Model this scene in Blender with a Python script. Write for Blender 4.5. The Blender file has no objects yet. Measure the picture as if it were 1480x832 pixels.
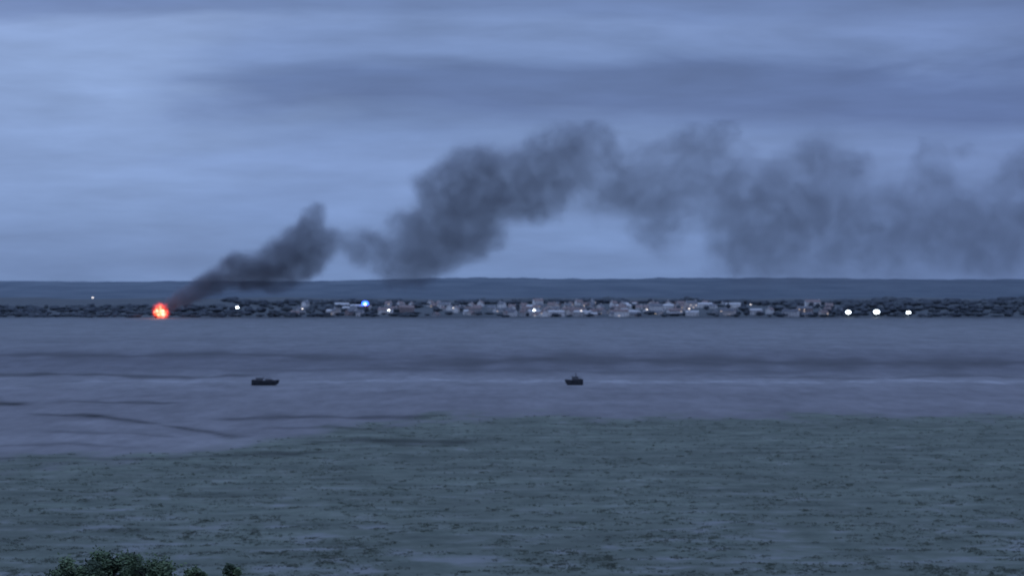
import bpy, math, random
import numpy as np
from mathutils import Vector, noise as mn
random.seed(7); np.random.seed(7)
sc=bpy.context.scene
sc.view_settings.view_transform='Standard'; sc.view_settings.look='None'
sc.view_settings.exposure=0; sc.view_settings.gamma=1
F=3807.0; H=40.0; HY=409.0
def P(px,py,d): return Vector(((px-740)/F*d, d, H-(py-HY)/F*d))
def GD(py): return H*F/(py-HY)
def G(px,py): 
    d=GD(py); return ((px-740)/F*d, d)
# ---------------- camera
cd=bpy.data.cameras.new('camera'); cam=bpy.data.objects.new('camera',cd); sc.collection.objects.link(cam)
cam.location=(0,0,H); cam.rotation_euler=(math.radians(90)-7/F,0,0)
cd.sensor_width=36; cd.lens=36*F/1480; cd.clip_start=1; cd.clip_end=60000
cd.dof.use_dof=True; cd.dof.focus_distance=44; cd.dof.aperture_fstop=2.5
sc.camera=cam
# ---------------- node helpers
class NT:
    def __init__(s,t): s.t=t; s.n=t.nodes; s.l=t.links
    def set(s,sock,v):
        if isinstance(v,bpy.types.NodeSocket): s.l.new(v,sock)
        else: sock.default_value=v
    def math(s,op,a,b=None,c=None,clamp=False):
        n=s.n.new('ShaderNodeMath'); n.operation=op; n.use_clamp=clamp
        for i,v in enumerate((a,b,c)):
            if v is not None: s.set(n.inputs[i],v)
        return n.outputs[0]
    def vm(s,op,a,b=None,c=None):
        n=s.n.new('ShaderNodeVectorMath'); n.operation=op
        s.set(n.inputs[0],a)
        if b is not None: s.set(n.inputs[1],b)
        if c is not None: s.set(n.inputs[2],c)
        return n.outputs['Value'] if op in('DOT_PRODUCT','LENGTH','DISTANCE') else n.outputs[0]
    def noise(s,vec,scale,detail=3,rough=.55,out=0,dist=0):
        n=s.n.new('ShaderNodeTexNoise'); s.l.new(vec,n.inputs['Vector'])
        n.inputs['Scale'].default_value=scale; n.inputs['Detail'].default_value=detail
        n.inputs['Roughness'].default_value=rough; n.inputs['Distortion'].default_value=dist
        return n.outputs[out]
    def mr(s,v,a,b,c=0,d=1,typ='SMOOTHSTEP'):
        n=s.n.new('ShaderNodeMapRange'); n.interpolation_type=typ
        s.set(n.inputs[0],v)
        for i,x in enumerate((a,b,c,d)): s.set(n.inputs[i+1],x)
        return n.outputs[0]
    def mix(s,f,a,b,mode='MIX'):
        n=s.n.new('ShaderNodeMix'); n.data_type='RGBA'; n.blend_type=mode
        s.set(n.inputs[0],f); s.set(n.inputs[6],a); s.set(n.inputs[7],b)
        return n.outputs[2]
    def ramp(s,f,stops,interp='LINEAR'):
        n=s.n.new('ShaderNodeValToRGB'); s.l.new(f,n.inputs[0]); r=n.color_ramp; r.interpolation=interp
        while len(r.elements)>1: r.elements.remove(r.elements[-1])
        r.elements[0].position=stops[0][0]; r.elements[0].color=(*stops[0][1],1)
        for p,c in stops[1:]:
            e=r.elements.new(p); e.color=(*c,1)
        return n.outputs[0]
    def xyz(s,v):
        n=s.n.new('ShaderNodeSeparateXYZ'); s.l.new(v,n.inputs[0]); return n.outputs
    def comb(s,x,y,z):
        n=s.n.new('ShaderNodeCombineXYZ')
        for i,v in enumerate((x,y,z)): s.set(n.inputs[i],v)
        return n.outputs[0]
    def scale(s,v,k):
        n=s.n.new('ShaderNodeVectorMath'); n.operation='SCALE'; s.set(n.inputs[0],v); s.set(n.inputs['Scale'],k); return n.outputs[0]
def newmat(name):
    m=bpy.data.materials.new(name); m.use_nodes=True; t=NT(m.node_tree)
    b=m.node_tree.nodes['Principled BSDF']; return m,t,b
def simple(name,col,rough=.8,var=.25,scale=.3,spec=.3,emis=None,es=0):
    m,t,b=newmat(name)
    pos=t.n.new('ShaderNodeNewGeometry').outputs['Position']
    nz=t.noise(pos,scale,4)
    f=t.mr(nz,.3,.7)
    c=t.mix(f,(*[x*(1-var) for x in col],1),(*[min(1,x*(1+var)) for x in col],1))
    t.set(b.inputs['Base Color'],c); b.inputs['Roughness'].default_value=rough
    b.inputs['Specular IOR Level'].default_value=spec
    if emis: b.inputs['Emission Color'].default_value=(*emis,1); b.inputs['Emission Strength'].default_value=es
    return m
def mesh_obj(name,V,Fc,mats,mi=None,smooth=False,parent=None):
    me=bpy.data.meshes.new(name); me.from_pydata(V,[],Fc); 
    for m in mats: me.materials.append(m)
    if mi: me.polygons.foreach_set('material_index',mi)
    if smooth: me.polygons.foreach_set('use_smooth',[True]*len(me.polygons))
    me.update(); o=bpy.data.objects.new(name,me); sc.collection.objects.link(o)
    if parent: o.parent=parent
    return o
def empty(name,loc=(0,0,0)):
    o=bpy.data.objects.new(name,None); o.location=loc; o.empty_display_size=1; sc.collection.objects.link(o); return o
# ---------------- world (overcast dusk)
w=bpy.data.worlds.new('World'); sc.world=w; w.use_nodes=True; t=NT(w.node_tree)
bg=w.node_tree.nodes['Background']
dirv=t.n.new('ShaderNodeTexCoord').outputs['Generated']
x,y,z=t.xyz(dirv)
sky=t.n.new('ShaderNodeTexSky'); sky.sky_type='NISHITA'; sky.sun_disc=False
sky.sun_elevation=math.radians(2); sky.sun_rotation=math.radians(150)
nv=t.comb(t.math('MULTIPLY',x,9.0),t.math('MULTIPLY',y,2.0),t.math('MULTIPLY_ADD',z,48.0,3.1))
n1=t.noise(nv,1.0,5,.5,dist=.4)
nv2=t.comb(t.math('MULTIPLY',x,22.0),t.math('MULTIPLY',y,5.0),t.math('MULTIPLY_ADD',z,130.0,7.3))
n2=t.noise(nv2,1.0,5,.55)
zw=t.math('ADD',z,t.math('MULTIPLY',t.math('SUBTRACT',n1,.5),.030))
fz=t.mr(zw,0,.11,0,1,'LINEAR')
grad=t.ramp(fz,[(0,(.172,.268,.500)),(.2,(.182,.286,.535)),(.42,(.205,.315,.590)),(.52,(.172,.268,.512)),
 (.61,(.116,.184,.380)),(.72,(.118,.188,.388)),(.79,(.165,.254,.488)),(.87,(.192,.290,.550)),(.94,(.150,.230,.450)),(1,(.145,.222,.440))])
left=t.ramp(fz,[(0,(.178,.272,.500)),(.25,(.205,.315,.570)),(.5,(.230,.345,.620)),(.75,(.255,.374,.660)),(.88,(.250,.362,.645)),(.94,(.165,.245,.470)),(1,(.140,.212,.425))])
lf=t.mr(t.math('ADD',x,t.math('MULTIPLY',t.math('SUBTRACT',n1,.5),.15)),-.15,-.07,1,0)
col=t.mix(lf,grad,left)
rd=t.mr(x,.0,.2,1,.84)
col=t.mix(1.0,col,t.comb(rd,rd,t.mr(x,.0,.2,1,.88)),'MULTIPLY')
kk=t.math('MULTIPLY',t.mr(n2,.25,.75,.89,1.10,'LINEAR'),t.mr(n1,.3,.7,.90,1.10,'LINEAR'))
kk=t.math('MULTIPLY',kk,t.mr(z,.12,.6,1,2.2))
col=t.scale(col,kk)
col=t.mix(t.mr(z,.12,.6,0,.4),col,(.50,.64,.88,1))
col=t.vm('ADD',col,t.scale(sky.outputs[0],.008))
t.l.new(col,bg.inputs[0]); bg.inputs[1].default_value=1.0
sl=bpy.data.lights.new('sun','SUN'); sl.energy=.12; sl.angle=math.radians(30); sl.color=(.85,.95,1)
so=bpy.data.objects.new('sun',sl); sc.collection.objects.link(so); so.rotation_euler=(math.radians(50),0,math.radians(-30))
# ---------------- ground
def smooth(a,b,v):
    u=min(1,max(0,(v-a)/(b-a))); return u*u*(3-2*u)
def gz(X,Y):
    if Y<330:
        zz=37.5*(1-smooth(-20,330,Y+20))
        lim=H-0.111*max(Y,0)-2.0
        zz=min(zz,max(lim-3-0.02*Y,0)) if Y>20 else min(zz,34)
        return zz
    if Y<2990: return 0.0
    if Y<3012: return 1.0*(Y-2990)/22
    return 1.0+11.0*smooth(3020,3600,Y)*(1)+ (0.8*math.sin(X/90)+.5*math.sin(X/37+1))*smooth(3050,3300,Y)
def greenf(X,Y):
    n=mn.noise((X/22,Y/70,3))+.6*mn.noise((X/7,Y/24,8))
    yg=600+195*smooth(-95,-15,X)+60*n
    return 1-smooth(yg-60,yg+50,Y)
# tone lines: channels / weed / shallow water laid out on the flat
LINES=[
 ([(-80,586),(0,583),(45,584)],3.4,-.85),([(40,598),(150,602),(250,615),(330,630),(352,630)],2.6,-.8),
 ([(-50,541),(100,541),(200,543),(300,545),(390,541)],2.6,-.6),([(90,579),(210,583),(260,581)],1.9,-.6),
 ([(335,634),(352,628)],3.5,-.7),([(-50,663),(60,661),(180,665),(250,662)],2.2,-.5),([(240,664),(330,659),(430,655),(540,650)],3,-.6),
 ([(300,607),(420,601),(520,604),(640,601)],3.2,-.6),([(440,640),(520,637),(600,641),(700,637)],5,-.6),
 ([(60,622),(180,626),(260,632)],1.8,-.4),([(-50,646),(90,640),(200,648)],2.2,-.4),([(380,620),(470,616),(560,622)],2.4,-.45),
 ([(-60,512),(150,514),(380,512),(560,520)],5,-.42),([(560,526),(800,519),(1000,521),(1250,526),(1600,522)],9,-.42),
 ([(300,535),(600,533),(900,537),(1200,536)],3,-.25),
 ([(1050,545),(1250,546),(1400,543),(1600,545)],1.8,-.4),
 ([(420,551),(600,549),(720,550),(900,551),(1200,553)],2.4,.34),([(80,553),(240,550),(360,551)],2.2,.3),([(1150,551),(1350,551),(1600,551)],2.2,.36),
 ([(-60,560),(300,562),(700,561)],2,.10),([(0,630),(150,634),(300,645)],6,.14),([(60,607),(200,616),(300,640),(420,643)],4,.14),([(700,480),(1100,484),(1600,480)],6,.06),([(-50,492),(300,490),(700,494)],4,-.12),
 ([(460,676),(520,677)],3,-.45),([(1110,653),(1180,654)],2.2,-.5),([(130,768),(210,770)],4,-.5),([(820,668),(900,670)],2,-.35),([(1000,690),(1090,693)],2.5,-.35),([(300,716),(420,718)],3,-.35),([(660,655),(1000,657),(1300,652)],3,-.2),([(700,612),(1000,615),(1400,611)],3,-.22),
 ([(40,732),(180,735),(330,731)],3,.25),([(420,742),(520,745)],3,.22),([(900,728),(1080,731)],2.5,.2),([(1150,760),(1400,764)],3,.2),([(560,776),(820,780)],4,-.25),([(980,796),(1300,800)],4,-.22),
]
def tone_row(pxs,py):
    T=np.zeros(len(pxs))
    for pts,h,v in LINES:
        xs_=[p[0] for p in pts]; ysx=[p[1] for p in pts]
        if py<min(ysx)-4*h-3 or py>max(ysx)+4*h+3: continue
        yy=np.interp(pxs,xs_,ysx)
        L=max(25,(xs_[-1]-xs_[0])*.15)
        ends=np.clip((pxs-xs_[0])/L+.3,0,1)*np.clip((xs_[-1]-pxs)/L+.3,0,1)
        wob=1.6*np.sin(pxs/37+h*3)+1.1*np.sin(pxs/13.7+h*7+xs_[0])+.6*np.sin(pxs/6.1+v*9)
        hh=h*(.75+.35*np.sin(pxs/29+v*20)+.2*np.sin(pxs/11+h))
        T+=v*ends*np.exp(-((py-yy-wob*.5)/hh)**2)
    return T
ys=list(np.arange(-200,340,12.0))+list(np.arange(340,900,2.0))+list(np.arange(900,1800,6.0))+list(np.arange(1800,2980,20.0))+list(np.arange(2980,3020,4.0))+list(np.arange(3020,3700,25.0))+[3700,4000,5000,7000,10000,15000,25000]
xs=[-12000,-6000,-3000,-1800,-1200]+list(np.arange(-900,-300,20.0))+list(np.arange(-300,300,2.5))+list(np.arange(300,900,20.0))+[900,1200,1800,3000,6000,12000]
V=[];nx=len(xs);XA=np.array(xs,float);TO=[];GR=[]
for Y in ys:
    if 345<Y<2900:
        TO.append(tone_row(XA/Y*F+740,HY+H*F/Y))
    else: TO.append(np.zeros(nx))
    for X in xs:
        zz=gz(X,Y); g=0
        if Y<1000:
            g=greenf(X,Y)
            if Y>338 and abs(X)<305:
                zz+=g*(.2+.30*mn.noise((X/6,Y/9,0))+.2*mn.noise((X/2.5,Y/3.5,5)))+(1-g)*.05*mn.noise((X/8,Y/8,9))
        GR.append(g)
        V.append((float(X),float(Y),zz))
Fc=[(j*nx+i,j*nx+i+1,(j+1)*nx+i+1,(j+1)*nx+i) for j in range(len(ys)-1) for i in range(nx-1)]
m,t,b=newmat('marsh_mud')
pos=t.n.new('ShaderNodeNewGeometry').outputs['Position']; X,Y,Z=t.xyz(pos)
nw=t.noise(t.comb(t.math('MULTIPLY',X,1/90),t.math('MULTIPLY',Y,1/260),0.0),1.0,5,.6)
nw2=t.noise(t.comb(t.math('MULTIPLY',X,1/25),t.math('MULTIPLY',Y,1/70),2.0),1.0,5,.65)
nw3=t.noise(t.comb(t.math('MULTIPLY',X,1/6),t.math('MULTIPLY',Y,1/30),5.0),1.0,4,.65)
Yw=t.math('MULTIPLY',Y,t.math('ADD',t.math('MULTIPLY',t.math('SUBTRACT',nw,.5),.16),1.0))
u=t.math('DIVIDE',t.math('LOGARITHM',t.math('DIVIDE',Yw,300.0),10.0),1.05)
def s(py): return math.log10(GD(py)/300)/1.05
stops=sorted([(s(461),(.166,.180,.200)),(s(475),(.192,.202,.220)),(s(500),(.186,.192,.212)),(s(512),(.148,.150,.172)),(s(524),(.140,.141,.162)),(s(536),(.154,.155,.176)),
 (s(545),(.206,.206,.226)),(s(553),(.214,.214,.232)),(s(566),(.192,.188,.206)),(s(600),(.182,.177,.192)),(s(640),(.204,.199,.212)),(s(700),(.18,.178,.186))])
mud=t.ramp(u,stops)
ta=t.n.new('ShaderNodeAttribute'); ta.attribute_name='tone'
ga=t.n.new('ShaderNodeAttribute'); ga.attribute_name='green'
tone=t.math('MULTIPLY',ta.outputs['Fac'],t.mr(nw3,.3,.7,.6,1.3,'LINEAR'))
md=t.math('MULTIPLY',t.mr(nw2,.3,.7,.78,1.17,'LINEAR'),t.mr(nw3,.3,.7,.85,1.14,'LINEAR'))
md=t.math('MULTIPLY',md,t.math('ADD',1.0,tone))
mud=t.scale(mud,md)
n3=t.noise(t.vm('MULTIPLY',pos,(1/9,1/12,0)),1.0,6,.6)
n4=t.noise(t.vm('MULTIPLY',pos,(1/32,1/34,0)),1.0,5,.6)
n5=t.noise(t.vm('MULTIPLY',pos,(1/1.3,1/2,0)),1.0,4,.7)
n6=t.noise(t.vm('MULTIPLY',pos,(1/22,1/7,0)),1.0,4,.6)
gsum=t.math('ADD',t.math('MULTIPLY',t.math('SUBTRACT',nw3,.5),.9),t.math('MULTIPLY',t.math('SUBTRACT',n6,.5),.7))
gm=t.mr(t.math('ADD',ga.outputs['Fac'],gsum),.1,.9,0,1)
green=t.ramp(n3,[(.3,(.072,.090,.072)),(.45,(.104,.124,.100)),(.58,(.126,.147,.120)),(.74,(.190,.206,.188))])
gk=t.math('MULTIPLY',t.mr(n4,.3,.7,.82,1.20,'LINEAR'),t.mr(n5,.2,.8,.84,1.16,'LINEAR'))
gk=t.math('MULTIPLY',gk,t.mr(n6,.3,.7,.76,1.24,'LINEAR'))
gk=t.math('MULTIPLY',gk,t.math('ADD',1.0,t.math('MULTIPLY',tone,.9)))
green=t.scale(green,gk)
wet=t.mr(t.math('MULTIPLY',t.math('MULTIPLY_ADD',n6,.5,t.math('MULTIPLY',n3,.5)),t.mr(Y,350,560,1.12,.92,'LINEAR')),.54,.66,0,.6)
green=t.mix(wet,green,(.200,.208,.224,1))
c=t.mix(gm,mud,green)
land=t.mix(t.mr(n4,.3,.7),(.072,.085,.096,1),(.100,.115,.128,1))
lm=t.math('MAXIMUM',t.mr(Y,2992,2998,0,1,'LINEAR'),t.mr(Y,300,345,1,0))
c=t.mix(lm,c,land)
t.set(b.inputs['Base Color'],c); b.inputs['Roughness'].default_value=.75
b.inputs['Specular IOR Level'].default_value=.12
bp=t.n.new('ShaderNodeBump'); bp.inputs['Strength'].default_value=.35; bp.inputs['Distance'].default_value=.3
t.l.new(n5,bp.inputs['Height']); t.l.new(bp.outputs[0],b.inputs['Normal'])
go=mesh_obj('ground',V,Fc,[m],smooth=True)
a=go.data.attributes.new('tone','FLOAT','POINT'); a.data.foreach_set('value',np.concatenate(TO).astype(np.float32))
a=go.data.attributes.new('green','FLOAT','POINT'); a.data.foreach_set('value',np.array(GR,dtype=np.float32))
# ---------------- marsh grass tussocks (one mass)
V=[];Fc=[];MI=[]
def tuft(X,Y,z0,r,h,mi):
    n=random.randint(4,7)
    for i in range(n):
        a=random.uniform(0,6.283); rr=r*random.random()
        bx=X+rr*math.cos(a); by=Y+rr*math.sin(a); wd=r*random.uniform(.25,.6); aa=random.uniform(0,3.14)
        hh=h*random.uniform(.5,1); lx=random.uniform(-.4,.4)*hh; ly=random.uniform(-.4,.4)*hh
        k=len(V); V.extend([(bx-wd*math.cos(aa),by-wd*math.sin(aa),z0-.1),(bx+wd*math.cos(aa),by+wd*math.sin(aa),z0-.1),(bx+lx,by+ly,z0+hh)])
        Fc.append((k,k+1,k+2)); MI.append(mi)
for i in range(42000):
    v=random.uniform(190,430); Yv=H*F/v
    Xv=random.uniform(-1.15,1.15)*740/F*Yv
    if abs(Xv)>180 or greenf(Xv,Yv)<.4+.6*random.random(): continue
    cl=mn.noise((Xv/18,Yv/8,2))+.5*mn.noise((Xv/5,Yv/5,12))
    if cl<random.uniform(-.2,.3): continue
    z0=.2+.30*mn.noise((Xv/6,Yv/9,0))+.2*mn.noise((Xv/2.5,Yv/3.5,5))
    tuft(Xv,Yv,z0,random.uniform(.3,1.0),random.uniform(.07,.20),random.choice((0,0,1,2)))
mesh_obj('marsh_grass',V,Fc,[simple('grass_a',(.135,.155,.125),.9,.3,.5,.1),simple('grass_b',(.108,.127,.102),.9,.3,.5,.1),simple('grass_c',(.185,.200,.175),.9,.3,.5,.1)],MI)
# ---------------- hills
hx=list(np.arange(-4000,4001,14.0)); hy=list(np.arange(4200,9001,300.0))+[10000,12000]
V=[];n_=len(hx)
for Yh in hy:
    for Xh in hx:
        f=smooth(4200,8000,Yh)
        crest=43+11*smooth(300,780,740+Xh/8000*F)-5*smooth(1150,1480,740+Xh/8000*F)
        z_=9+(crest-9)*f+f*(6*mn.noise((Xh/420,Yh/900,1))+4.5*mn.noise((Xh/70,Yh/300,4))+2.6*abs(mn.noise((Xh/22,Yh/100,8))))
        if Yh>8400: z_-= (Yh-8400)/200
        V.append((float(Xh),float(Yh),z_))
Fc=[(j*n_+i,j*n_+i+1,(j+1)*n_+i+1,(j+1)*n_+i) for j in range(len(hy)-1) for i in range(n_-1)]
m,t,b=newmat('hazy_hill_woodland')
pos=t.n.new('ShaderNodeNewGeometry').outputs['Position']; X,Y,Z=t.xyz(pos)
nn=t.noise(t.vm('MULTIPLY',pos,(1/130,1/500,1/20)),1.0,5,.6)
hc=t.mix(t.mr(nn,.3,.7),(.118,.148,.186,1),(.172,.206,.245,1))  # bluish aerial haze painted into the woodland base colour
hc=t.mix(t.mr(Y,4400,7600,.4,0),hc,(.105,.128,.155,1))
hc=t.scale(hc,t.mr(X,-1500,400,1.12,.97,'LINEAR'))
t.set(b.inputs['Base Color'],hc); b.inputs['Roughness'].default_value=1; b.inputs['Specular IOR Level'].default_value=0
mesh_obj('hills',V,Fc,[m],smooth=True)
# ---------------- distant trees
import bmesh
bm=bmesh.new(); bmesh.ops.create_icosphere(bm,subdivisions=2,radius=1); bm.verts.ensure_lookup_table()
IV=[v.co.copy() for v in bm.verts]; IF=[tuple(v.index for v in f.verts) for f in bm.faces]; bm.free()
V=[];Fc=[];MI=[]
def dtree(X,Y,z0,w_,h):
    mi=random.choice((0,0,1)); sd=random.random()*99; k=len(V)
    for v in IV:
        r=1+.55*mn.noise(v*1.6+Vector((sd,0,0)))+.4*mn.noise(v*4+Vector((0,sd,0)))
        V.append((X+v.x*w_*r,Y+v.y*w_*r,z0+h*.55+v.z*h*.48*r))
    for f in IF: Fc.append(tuple(k+i for i in f)); MI.append(mi)
    k=len(V)
    for zz,rr in ((z0-.5,.35),(z0+h*.4,.2)):
        for a in range(4): V.append((X+rr*math.cos(a*1.57),Y+rr*math.sin(a*1.57),zz))
    for a in range(4): Fc.append((k+a,k+(a+1)%4,k+4+(a+1)%4,k+4+a)); MI.append(1)
for i in range(1900):
    px=random.uniform(-250,1750); town=600<px<1120
    d=random.uniform(3020,3600)
    if px<345: d=random.uniform(3012,3380)
    if town and random.random()<.76: continue
    if 345<px<=600 and random.random()<.25: continue
    if 205<px<262 and d<3100: continue
    Xq=(px-740)/F*d
    h=random.uniform(2.5,7.0)*(.65 if d<3200 else 1)
    if px<345: h*=.8
    dtree(Xq,d,gz(Xq,d),random.uniform(2.5,8),h)
for i in range(330):
    px=random.uniform(330,1700); d=random.uniform(3540,3700); Xq=(px-740)/F*d
    dtree(Xq,d,gz(Xq,d)-1,random.uniform(5,13),random.uniform(3.5,7.5)+6*mn.noise((px/60,0,0)))
mesh_obj('distant_trees',V,Fc,[simple('hazy_far_foliage_a',(.085,.098,.118),1,.2,.2,0),simple('hazy_far_foliage_b',(.108,.124,.142),1,.2,.2,0)],MI,smooth=True)  # foliage colours lightened and blued to include distance haze
# ---------------- houses
walls=[simple('render_white',(.80,.78,.78),.9,.06),simple('render_cream',(.70,.63,.60),.9,.08),simple('brick',(.32,.26,.26),.9,.2),simple('render_grey',(.46,.46,.48),.9,.1)]
roofs=[simple('roof_slate',(.19,.20,.23),.8,.2),simple('roof_tile',(.27,.21,.21),.8,.2),simple('roof_metal',(.58,.58,.60),.6,.1)]
glass=simple('window_glass',(.14,.15,.17),.2,.1,.3,.5)
lit=simple('window_lit',(.5,.4,.3),.5,.1,emis=(1,.80,.66),es=1.0)
door=simple('door_paint',(.20,.16,.15),.6,.1)
def house(kind,px,d,L,W,hw,hr,rot,wi,ri,plit=.10):
    X0=(px-740)/F*d; z0=gz(X0,d)-.4
    V=[];Fc=[];MI=[]
    def box(x0,x1,y0,y1,a,b_,mi):
        k=len(V); V.extend([(x0,y0,a),(x1,y0,a),(x1,y1,a),(x0,y1,a),(x0,y0,b_),(x1,y0,b_),(x1,y1,b_),(x0,y1,b_)])
        for f in ((0,3,2,1),(4,5,6,7),(0,1,5,4),(1,2,6,5),(2,3,7,6),(3,0,4,7)): Fc.append(tuple(k+i for i in f)); MI.append(mi)
    box(-L/2,L/2,-W/2,W/2,0,hw,0)
    k=len(V)
    V.extend([(-L/2,-W/2,hw),(-L/2,W/2,hw),(-L/2,0,hw+hr),(L/2,-W/2,hw),(L/2,W/2,hw),(L/2,0,hw+hr)])
    Fc.extend([(k,k+2,k+1),(k+3,k+4,k+5)]); MI.extend([0,0])
    o=.45; th=.25; sl=hr/(W/2)
    for sg in (-1,1):
        k=len(V); e=sg*(W/2+o); ze=hw-o*sl+.06; zr=hw+hr+.06
        V.extend([(-L/2-o,e,ze),(L/2+o,e,ze),(L/2+o,0,zr),(-L/2-o,0,zr),(-L/2-o,e,ze+th),(L/2+o,e,ze+th),(L/2+o,0,zr+th),(-L/2-o,0,zr+th)])
        for f in ((0,3,2,1),(4,5,6,7),(0,1,5,4),(1,2,6,5),(3,0,4,7)): Fc.append(tuple(k+i for i in f)); MI.append(1)
    if kind!='warehouse':
        cx=random.choice((-1,1))*(L/2-1.2); box(cx-.4,cx+.4,-.35,.35,hw+hr-1.2,hw+hr+1.3,0)
    st=max(1,int(hw/2.6)); nw_=max(2,int(L/3))
    dn=random.randrange(nw_)
    for sg in (-1,1):
        for s_ in range(st):
            for i in range(nw_):
                cx=-L/2+(i+.5)*L/nw_; cz=s_*2.6+1.5
                y0,y1=(sg*W/2-.04,sg*W/2+.04)
                if s_==0 and i==dn: box(cx-.5,cx+.5,y0,y1,.1,2.2,4); continue
                box(cx-.5,cx+.5,y0,y1,cz-.5,cz+.55,3 if random.random()<plit else 2)
    o_=mesh_obj(kind,V,Fc,[walls[wi],roofs[ri],glass,lit,door],MI)
    o_.location=(X0,d,z0); o_.rotation_euler=(0,0,rot)
    return o_
def pick():
    r=random.random()
    if r<.20: return random.uniform(420,700)
    if r<.93: return random.gauss(880,110)
    return random.uniform(1090,1220)
for i in range(160):
    px=pick()
    if not 345<px<1440: continue
    d=3040+430*random.random()
    r=random.random()
    wi=random.choices((0,1,2,3),(.42,.26,.14,.18))[0]
    if r<.12: house('warehouse',px,d,random.uniform(12,20),random.uniform(9,12),random.uniform(3.2,6),1.6,random.uniform(-.4,.4),random.choice((0,3)),2,0)
    elif r<.22: house('terraced_house',px,d,random.uniform(12,20),8,random.uniform(5,7.8),2.6,random.uniform(-.5,.5),wi,random.choice((0,1)))
    elif r<.6: house('bungalow',px,d,random.uniform(8,12),7,2.8,2.4,random.uniform(-1.5,1.5),wi,random.choice((0,1)))
    else: house('detached_house',px,d,random.uniform(7,10),7,5.2,2.8,random.uniform(-1.5,1.5),wi,random.choice((0,1)))
# ---------------- lamps
pole=simple('galvanised_steel',(.25,.25,.27),.5,.1)
def emat(name,c,s_): 
    m,t,b=newmat(name); b.inputs['Base Color'].default_value=(.8,.8,.8,1)
    b.inputs['Emission Color'].default_value=(*c,1); b.inputs['Emission Strength'].default_value=s_; return m
LW=emat('lamp_glow_white',(.82,.93,1),9); LM=emat('lamp_glow_soft',(1,.9,.82),2.0)
def lamp(kind,px,py,d,r,mat):
    p=P(px,py,d); z0=gz(p.x,d); e=empty(kind,(p.x,d,z0)); h=max(p.z-z0,2)
    V=[];Fc=[]
    N=8
    for zz,rr in ((0,.18),(h,.1)):
        for a in range(N): V.append((rr*math.cos(a*6.283/N),rr*math.sin(a*6.283/N),zz))
    for a in range(N): Fc.append((a,(a+1)%N,N+(a+1)%N,N+a))
    mesh_obj('pole',V,Fc,[pole],parent=e)
    V=[(v.x*r*1.35,v.y*r*.6-.3,h+v.z*r*.85) for v in IV]
    mesh_obj('lamp_head',V,IF,[mat],smooth=True,parent=e)
for a in ((1226,451,2.9),(1267,450.5,3.4),(1313,451.5,2.4)): lamp('floodlight_mast',a[0],a[1],3018,a[2]*.76,LW)
for a in ((343,444,1.4,LW),(562,448,.9,LW),(772,448,1.1,LW),(800,440,.8,LM),(1058,440,.8,LW),(134,430,.9,LM),(840,449,.8,LM),(437,446,.7,LM),(935,447,.7,LM),(996,446,.8,LM),(1085,440,.7,LM),(655,445,.6,LM)):
    lamp('street_lamp',a[0],a[1],3025 if a[1]>443 else 3420,a[2],a[3])
# emergency vehicle with blue beacons
d=3330; p=P(529,441,d); z0=gz(p.x,d); e=empty('fire_engine',(p.x,d-8,max(z0,p.z-3)))
red=simple('red_paint',(.45,.03,.03),.35,.05); tyre=simple('tyre',(.03,.03,.03),.9,.1)
def boxm(name,x0,x1,y0,y1,a,b_,mat,par,bev=.08):
    V=[(x0,y0,a),(x1,y0,a),(x1,y1,a),(x0,y1,a),(x0,y0,b_),(x1,y0,b_),(x1,y1,b_),(x0,y1,b_)]
    o=mesh_obj(name,V,[(0,3,2,1),(4,5,6,7),(0,1,5,4),(1,2,6,5),(2,3,7,6),(3,0,4,7)],[mat],parent=par)
    if bev: q=o.modifiers.new('b','BEVEL'); q.width=bev; q.segments=2
    return o
boxm('body',-1.6,4,-1.25,1.25,.6,3.1,red,e); boxm('cab',-4,-1.65,-1.25,1.25,.6,2.8,red,e)
boxm('windscreen',-4.05,-3.9,-1.1,1.1,1.7,2.6,glass,e,0); boxm('cab_window',-3.5,-2,-1.28,1.28,1.7,2.5,glass,e,0)
for wx in (-3,2.4):
    for wy in (-1.2,1.2):
        N=14; V=[(wx+.5*math.cos(a*6.283/N),wy+s2,.5+.5*math.sin(a*6.283/N)) for s2 in (-.15,.15) for a in range(N)]
        Fc=[(a,(a+1)%N,N+(a+1)%N,N+a) for a in range(N)]+[tuple(range(N)),tuple(range(N,2*N))]
        mesh_obj('wheel',V,Fc,[tyre],parent=e)
BL=emat('blue_beacon_glow',(.005,.07,1),8)
mesh_obj('beacon',[(v.x*4.4-.6,v.y*1.3,5.2+v.z*3.0) for v in IV],IF,[BL],smooth=True,parent=e)
mesh_obj('beacon_core',[(v.x*.8-.6,v.y*.5-1.7,4.2+v.z*.8) for v in IV],IF,[LW],smooth=True,parent=e)  # white bulb added to give the blue beacon glow a bright centre
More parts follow.
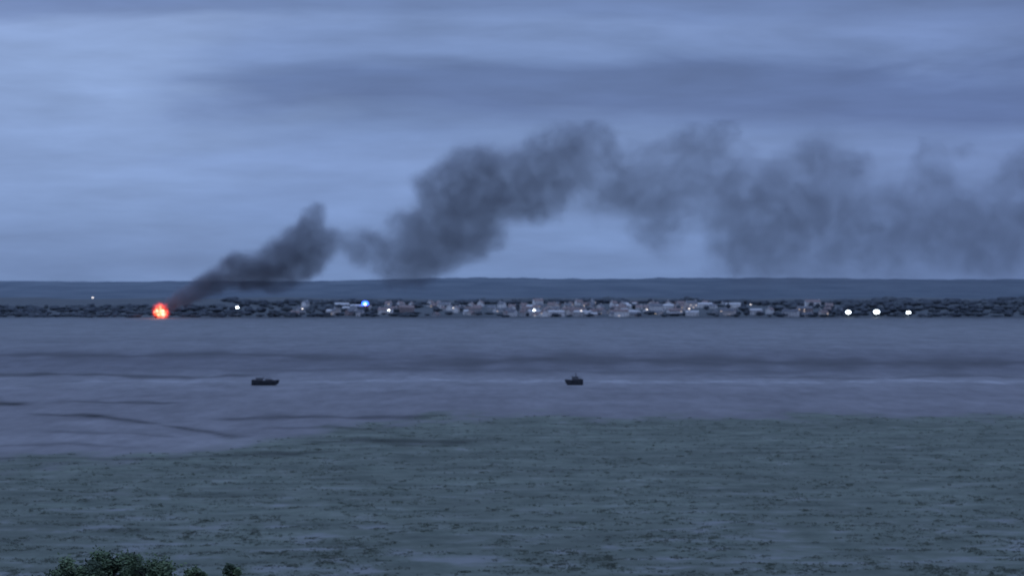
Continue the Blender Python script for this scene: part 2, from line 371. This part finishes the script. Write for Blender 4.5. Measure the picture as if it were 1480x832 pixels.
# ---------------- boats
hullm=simple('dark_hull_paint',(.035,.037,.045),.6,.3,1.0); cabm=simple('wheelhouse_paint',(.07,.07,.08),.6,.2,1.0); deckm=simple('deck',(.09,.085,.09),.8,.2,1.0)
def boat(cx,cy,L,B,D,kind):
    gx,gy=G(cx,cy); e=empty('fishing_boat',(gx,gy,-.15))
    ns=17; sec=7; V=[];Fc=[]
    for i in range(ns):
        u=i/(ns-1); xx=-L/2+L*u
        wb=B/2*(min(1,.72+1.0*u) if u<.3 else 1)*(1-max(0,(u-.55)/.45)**2.2)
        sh=D*(1+.22*(1-u)**3+.5*max(0,u-.45)**1.6)
        keel=.0+.5*D*max(0,(u-.8)/.2)**2
        for j in range(sec):
            a=j/(sec-1)*math.pi; yy=-math.cos(a); dz=math.sin(a)
            V.append((xx+(.35*(1-dz) if u>.9 else 0),max(wb,.04)*math.copysign(abs(yy)**.6,yy) if abs(yy)>1e-6 else 0,sh-(sh-keel)*dz**.7 if dz>1e-6 else sh))
    for i in range(ns-1):
        for j in range(sec-1):
            k=i*sec+j; Fc.append((k,k+sec,k+sec+1,k+1))
    Fc.append(tuple(range(sec)))
    mesh_obj('hull',V,Fc,[hullm],smooth=True,parent=e)
    V=[];Fc=[]
    for i in range(ns):
        u=i/(ns-1); xx=-L/2+L*u
        wb=B/2*(min(1,.72+1.0*u) if u<.3 else 1)*(1-max(0,(u-.55)/.45)**2.2)*.96
        sh=D*(1+.22*(1-u)**3+.5*max(0,u-.45)**1.6)-.22
        V.extend([(xx,-max(wb,.02),sh),(xx,max(wb,.02),sh)])
    Fc=[(2*i,2*i+2,2*i+3,2*i+1) for i in range(ns-1)]
    mesh_obj('deck',V,Fc,[deckm],parent=e)
    def pl(name,x0,y0,z0,x1,y1,z1,r):
        a=Vector((x0,y0,z0)); b_=Vector((x1,y1,z1)); dd=(b_-a).normalized(); s1=dd.orthogonal().normalized(); s2=dd.cross(s1)
        V=[tuple(c+ (s1*math.cos(q)+s2*math.sin(q))*r) for c in (a,b_) for q in [i*math.pi/3 for i in range(6)]]
        mesh_obj(name,V,[(i,(i+1)%6,6+(i+1)%6,6+i) for i in range(6)]+[tuple(range(6)),tuple(range(6,12))],[hullm],parent=e)
    if kind==0:
        boxm('wheelhouse',-L*.34,-L*.08,-B*.3,B*.3,D*.75,D+1.05,cabm,e,.12)
        boxm('wheelhouse_roof',-L*.36,-L*.06,-B*.33,B*.33,D+1.053,D+1.16,hullm,e,.03)
        boxm('wheelhouse_window',-L*.31,-L*.11,-B*.305,B*.305,D+.5,D+.9,glass,e,0)
        boxm('cargo_hatch',L*.0,L*.27,-B*.28,B*.28,D*.75,D+.65,cabm,e,.1)
        boxm('stern_gear',-L*.46,-L*.37,-B*.25,B*.25,D*.8,D+.6,hullm,e,.1)
        pl('mast',-L*.05,0,D,-L*.05,0,D+1.9,.06); pl('bow_post',L*.42,0,D,L*.46,0,D+1.0,.06)
        pl('derrick',-L*.05,0,D+.7,L*.22,0,D+1.2,.05)
        for q in (-.2,.05,.3): pl('rail_post',L*q,-B*.42,D,L*q,-B*.42,D+.8,.03)
    else:
        boxm('wheelhouse',-L*.22,L*.12,-B*.3,B*.3,D*.75,D+1.35,cabm,e,.12)
        boxm('wheelhouse_roof',-L*.25,L*.16,-B*.34,B*.34,D+1.353,D+1.47,hullm,e,.03)
        boxm('wheelhouse_window',-L*.18,L*.08,-B*.305,B*.305,D+.75,D+1.15,glass,e,0)
        boxm('engine_box',-L*.42,-L*.25,-B*.25,B*.25,D*.8,D+.7,cabm,e,.1)
        pl('mast',-L*.08,0,D+1.2,-L*.1,0,D+2.9,.14); pl('boom',-L*.08,0,D+1.6,-L*.4,0,D+1.2,.05)
        pl('forestay',-L*.1,0,D+2.8,L*.46,0,D+.4,.03)
    return e
b1=boat(383,556.5,10.6,3.4,1.9,0); b1.rotation_euler=(0,0,math.radians(8))
b2=boat(830,556,6.9,2.7,2.0,1); b2.rotation_euler=(0,0,math.radians(172))
# ---------------- volumes
def vol_obj(name,blobs,lo,hi,res,warp,thr,mat,rand=(.5,1.0),nscale=.03,scale_nodes=None,seed=0.0):
    ng=bpy.data.node_groups.new(name+'_nodes','GeometryNodeTree')
    ng.interface.new_socket('Geometry',in_out='INPUT',socket_type='NodeSocketGeometry')
    ng.interface.new_socket('Geometry',in_out='OUTPUT',socket_type='NodeSocketGeometry')
    t=NT(ng); out=t.n.new('NodeGroupOutput'); pos=t.n.new('GeometryNodeInputPosition').outputs[0]
    X,Y,Z=t.xyz(pos)
    po=t.vm('ADD',pos,(seed,seed,0))
    def warpv(p,sc_,amp,det):
        n=t.noise(p,sc_,det,.55,1)
        return t.scale(t.vm('SUBTRACT',n,(.5,.5,.5)),amp)
    wsc,wa0,wa1,xa,xb,wsc2,wb0,wb1=warp
    wp=t.vm('ADD',pos,warpv(po,wsc,t.mr(X,xa,xb,wa0,wa1,'LINEAR'),2))
    wp=t.vm('ADD',wp,warpv(po,wsc2,t.mr(X,xa,xb,wb0,wb1,'LINEAR'),3))
    S=None
    for (c,r,wt) in blobs:
        v=t.vm('SUBTRACT',wp,tuple(c)); dd=t.vm('DOT_PRODUCT',v,v)
        e_=t.math('POWER',math.exp(-1/(r*r)),dd)
        S=t.math('MULTIPLY_ADD',e_,wt,S if S is not None else 0.0)
    D=t.mr(S,thr[0],thr[1],0,1)
    nn=t.noise(po,nscale,4,.6)
    D=t.math('MULTIPLY',D,t.mr(nn,.3,.7,rand[0],rand[1]))
    if scale_nodes: D=t.math('MULTIPLY',D,scale_nodes(t,X,Z))
    vc=t.n.new('GeometryNodeVolumeCube')
    t.l.new(D,vc.inputs['Density']); vc.inputs['Min'].default_value=lo; vc.inputs['Max'].default_value=hi
    for i,ax in enumerate('XYZ'): vc.inputs['Resolution '+ax].default_value=res[i]
    sm=t.n.new('GeometryNodeSetMaterial'); sm.inputs['Material'].default_value=mat
    t.l.new(vc.outputs[0],sm.inputs[0]); t.l.new(sm.outputs[0],out.inputs[0])
    v=bpy.data.volumes.new(name); v.materials.append(mat); o=bpy.data.objects.new(name,v); sc.collection.objects.link(o)
    md=o.modifiers.new('gn','NODES'); md.node_group=ng
    return o
D0=3010; PX=D0/F
SM=[(244,440,8,1.2),(254,434,11,1.3),(266,428,12,1.3),(280,422,14,1.3),(296,413,17,1.2),(316,404,19,1.2),(338,392,22,1.2),(345,378,15,1.1),(362,400,20,1.1),(378,390,25,1.2),(402,378,28,1.2),(408,402,20,1),(428,362,31,1.2),(440,382,25,1),(457,352,29,1.2),(478,352,20,1),(453,310,17,1.2),(447,328,15,1.1),(460,302,12,1.1),(432,345,16,1),(395,412,14,.6),
(500,352,14,.65),(522,348,23,1.1),(518,368,17,.9),(550,368,30,1),(572,390,24,.8),(600,345,32,1),(592,382,32,1),(573,317,18,1),(595,325,16,.8),(612,325,26,1),(628,372,32,1),(655,345,38,1.1),(690,338,32,1.1),(708,348,20,1),(620,270,26,1.1),(645,266,32,1.1),(678,240,36,1.1),(650,300,36,1.1),(716,243,34,1.1),(700,290,42,1.1),(745,280,40,1.1),(775,262,38,1.1),(785,222,34,1.1),(828,210,34,1.1),(860,200,27,1.1),(790,290,28,1),(825,250,34,1),(868,228,26,1),(898,222,20,.9),(600,405,20,.6),(560,400,16,.5),
(890,250,32,.65),(905,275,32,.65),(870,285,28,.5),(915,228,24,.75),(935,245,30,.9),(962,230,34,1),(1000,214,34,1.1),(1032,196,27,1.1),(1050,186,20,1),(925,288,32,1),(958,300,38,1),(938,335,30,.9),(1000,275,42,1),(1045,250,36,1),(1060,295,44,1),(1080,235,24,.7),(1105,278,40,1),(1130,258,36,1),(1150,300,44,1),(1178,218,34,1.1),(1205,243,38,1.1),(1235,245,30,1),(1200,300,46,1),(1100,335,46,.8),(1250,320,44,.9),(1050,350,36,.6),(1300,290,40,.9),(1350,240,28,1.1),(1345,215,18,1),(1362,280,36,1),(1340,320,44,.9),(1400,305,38,.9),(1388,218,18,.9),(1430,330,44,.9),(1462,270,38,1),(1485,238,32,1),(1500,300,50,1),(1540,260,50,1),(1590,290,60,1),(1650,250,60,1),(1700,300,60,1),(1760,260,60,1),
(1060,385,50,.45),(1120,375,60,.55),(1200,370,60,.65),(1290,370,60,.65),(1380,375,60,.65),(1460,370,60,.65),(1560,370,70,.6),(1660,370,70,.6),(860,300,50,.36),(970,360,45,.42)]
blobs=[]
rs=random.Random(5)
for (px,py,r,wt) in SM:
    dep=rs.uniform(-.35,.35)*r*PX
    p=P(px,py,D0); blobs.append(((p.x,D0+dep,p.z),r*PX*.93,wt))
m=bpy.data.materials.new('smoke'); m.use_nodes=True; nt=m.node_tree; nt.nodes.clear()
o_=nt.nodes.new('ShaderNodeOutputMaterial'); pv=nt.nodes.new('ShaderNodeVolumePrincipled')
pv.inputs['Color'].default_value=(.38,.40,.48,1); pv.inputs['Density'].default_value=1.0; pv.inputs['Anisotropy'].default_value=.1
nt.links.new(pv.outputs[0],o_.inputs['Volume'])
xl=P(255,0,D0).x
def dens2(t,X,Z):
    a=t.mr(X,xl,P(500,0,D0).x,.11,.030,'LINEAR'); b=t.mr(X,P(700,0,D0).x,P(980,0,D0).x,1,.56)
    c_=t.mr(X,P(1000,0,D0).x,P(1480,0,D0).x,1,.74,'LINEAR')
    return t.math('MULTIPLY',t.math('MULTIPLY',a,b),c_)
vol_obj('smoke_plume',blobs,(xl-16,D0-66,2),(P(1700,0,D0).x,D0+66,225),(440,40,90),(1/34,9,34,xl,P(900,0,D0).x,1/12,8,26),(.16,.95),m,(.40,1.25),.04,dens2,seed=41.0)
# fire
mf=bpy.data.materials.new('flame'); mf.use_nodes=True; nt=mf.node_tree; nt.nodes.clear(); t=NT(nt)
o_=nt.nodes.new('ShaderNodeOutputMaterial'); at=nt.nodes.new('ShaderNodeAttribute'); at.attribute_name='density'
em=nt.nodes.new('ShaderNodeEmission')
rc=t.ramp(at.outputs['Fac'],[(0,(1,.03,.012)),(.55,(1,.06,.025)),(.85,(1,.25,.08)),(1,(1,.8,.55))])
nt.links.new(rc,em.inputs[0]); nt.links.new(t.math('MULTIPLY',t.math('POWER',at.outputs['Fac'],1.5),.42),em.inputs[1]); nt.links.new(em.outputs[0],o_.inputs['Volume'])
fb=[]
for (px,py,r,wt) in ((232,450,9,1.0),(225,452,6,.7),(240,452,6,.7),(231,441,6,.7),(240,441,4,.5),(223,443,4,.5),(233,457,8,.6)):
    p=P(px,py,2995); fb.append(((p.x,2995,p.z),r*2995/F,wt))
pf=P(232,449,2995)
fe=empty('fire')
fo=vol_obj('flames',fb,(pf.x-16,2995-12,-1),(pf.x+16,2995+12,26),(54,40,46),(1/5,7,7,-500,500,1/2.2,3.6,3.6),(.22,1.35),mf,(.4,1.2),.3,seed=3.0)
fo.parent=fe
ch=simple('charred_timber',(.02,.02,.02),.9,.3)
for i in range(14):
    a=random.uniform(-9,9); boxm('charred_beam',pf.x+a-.3,pf.x+a+.3,2998+random.uniform(-3,0),3001,0,random.uniform(1,4.5),ch,fe,.05)
fl=bpy.data.lights.new('fire_light','POINT'); fl.energy=14000; fl.color=(1,.32,.1); fl.shadow_soft_size=6
fo2=bpy.data.objects.new('fire_light',fl); fo2.location=(pf.x,2975,10); sc.collection.objects.link(fo2); fo2.parent=fe
# ---------------- near tree (crown just enters frame)
def near_tree(px0,dist,lobes,seed):
    random.seed(seed)
    c0=P(px0,900,dist); e=empty('tree',(0,0,0))
    bark=simple('bark',(.08,.07,.06),.9,.3,3)
    V=[];Fc=[]
    def limb(a,b_,r0,r1,seg=5):
        pts=[]
        for i in range(seg+1):
            f=i/seg; q=a.lerp(b_,f)+Vector((mn.noise(a*1.3+Vector((f*2,0,0))),mn.noise(a*1.7+Vector((0,f*2,0))),0))*.25*math.sin(f*3.14)
            pts.append((q,r0+(r1-r0)*f))
        k0=len(V)
        for q,r in pts:
            for s_ in range(7): V.append((q.x+r*math.cos(s_*.8976),q.y+r*math.sin(s_*.8976),q.z))
        for i in range(seg):
            for s_ in range(7):
                a_=k0+i*7+s_; b2=k0+i*7+(s_+1)%7; Fc.append((a_,b2,b2+7,a_+7))
    root=Vector((c0.x,dist,gz(c0.x,dist)-.3)); fork=Vector((c0.x+.2,dist,c0.z-2.2))
    limb(root,fork,.26,.16)
    LV=[];LF=[];LM_=[]
    for (px,py,r,n) in lobes:
        dp=dist+random.uniform(-.8,.8); c=P(px,py,dp); R=r*dist/F
        limb(fork,c,.11,.03)
        subs=[]
        for i in range(max(8,int(r/2.6))):
            v=Vector((random.gauss(0,1),random.gauss(0,1),random.gauss(0,1))).normalized()*R*random.uniform(.35,1.0)
            subs.append((c+v,R*random.uniform(.20,.40),random.choice((0,0,1,2)))); limb(c,c+v,.025,.008,3)
        for i in range(n):
            sc_,sr,smi=random.choice(subs)
            q=sc_+Vector((random.gauss(0,.55),random.gauss(0,.55),random.gauss(0,.5)))*sr
            a=Vector((random.gauss(0,1),random.gauss(0,1),random.gauss(0,.6))).normalized(); b_=a.orthogonal().normalized()
            L=random.uniform(.028,.06); W=L*.5; k=len(LV)
            LV.extend([tuple(q-a*L),tuple(q+b_*W),tuple(q+a*L),tuple(q-b_*W)]); LF.append((k,k+1,k+2,k+3)); LM_.append(smi if random.random()<.8 else 1)
    mesh_obj('trunk_and_limbs',V,Fc,[bark],parent=e)
    mesh_obj('foliage',LV,LF,LMATS,LM_,parent=e)
LMATS=[simple('leaf_mid',(.095,.135,.072),.7,.3,2,.2),simple('leaf_dark',(.048,.070,.042),.7,.3,2,.2),simple('leaf_light',(.125,.170,.092),.7,.3,2,.2)]
near_tree(170,60,[(122,836,32,4200),(165,830,36,5600),(208,830,36,4400),(238,848,28,2600),(75,854,28,2400),(150,880,70,3500),(230,890,60,2500),(90,900,60,2000)],3)
near_tree(320,66,[(284,833,15,1600),(335,840,20,1900),(310,872,40,2400),(270,895,50,1500),(350,895,40,1200)],5)
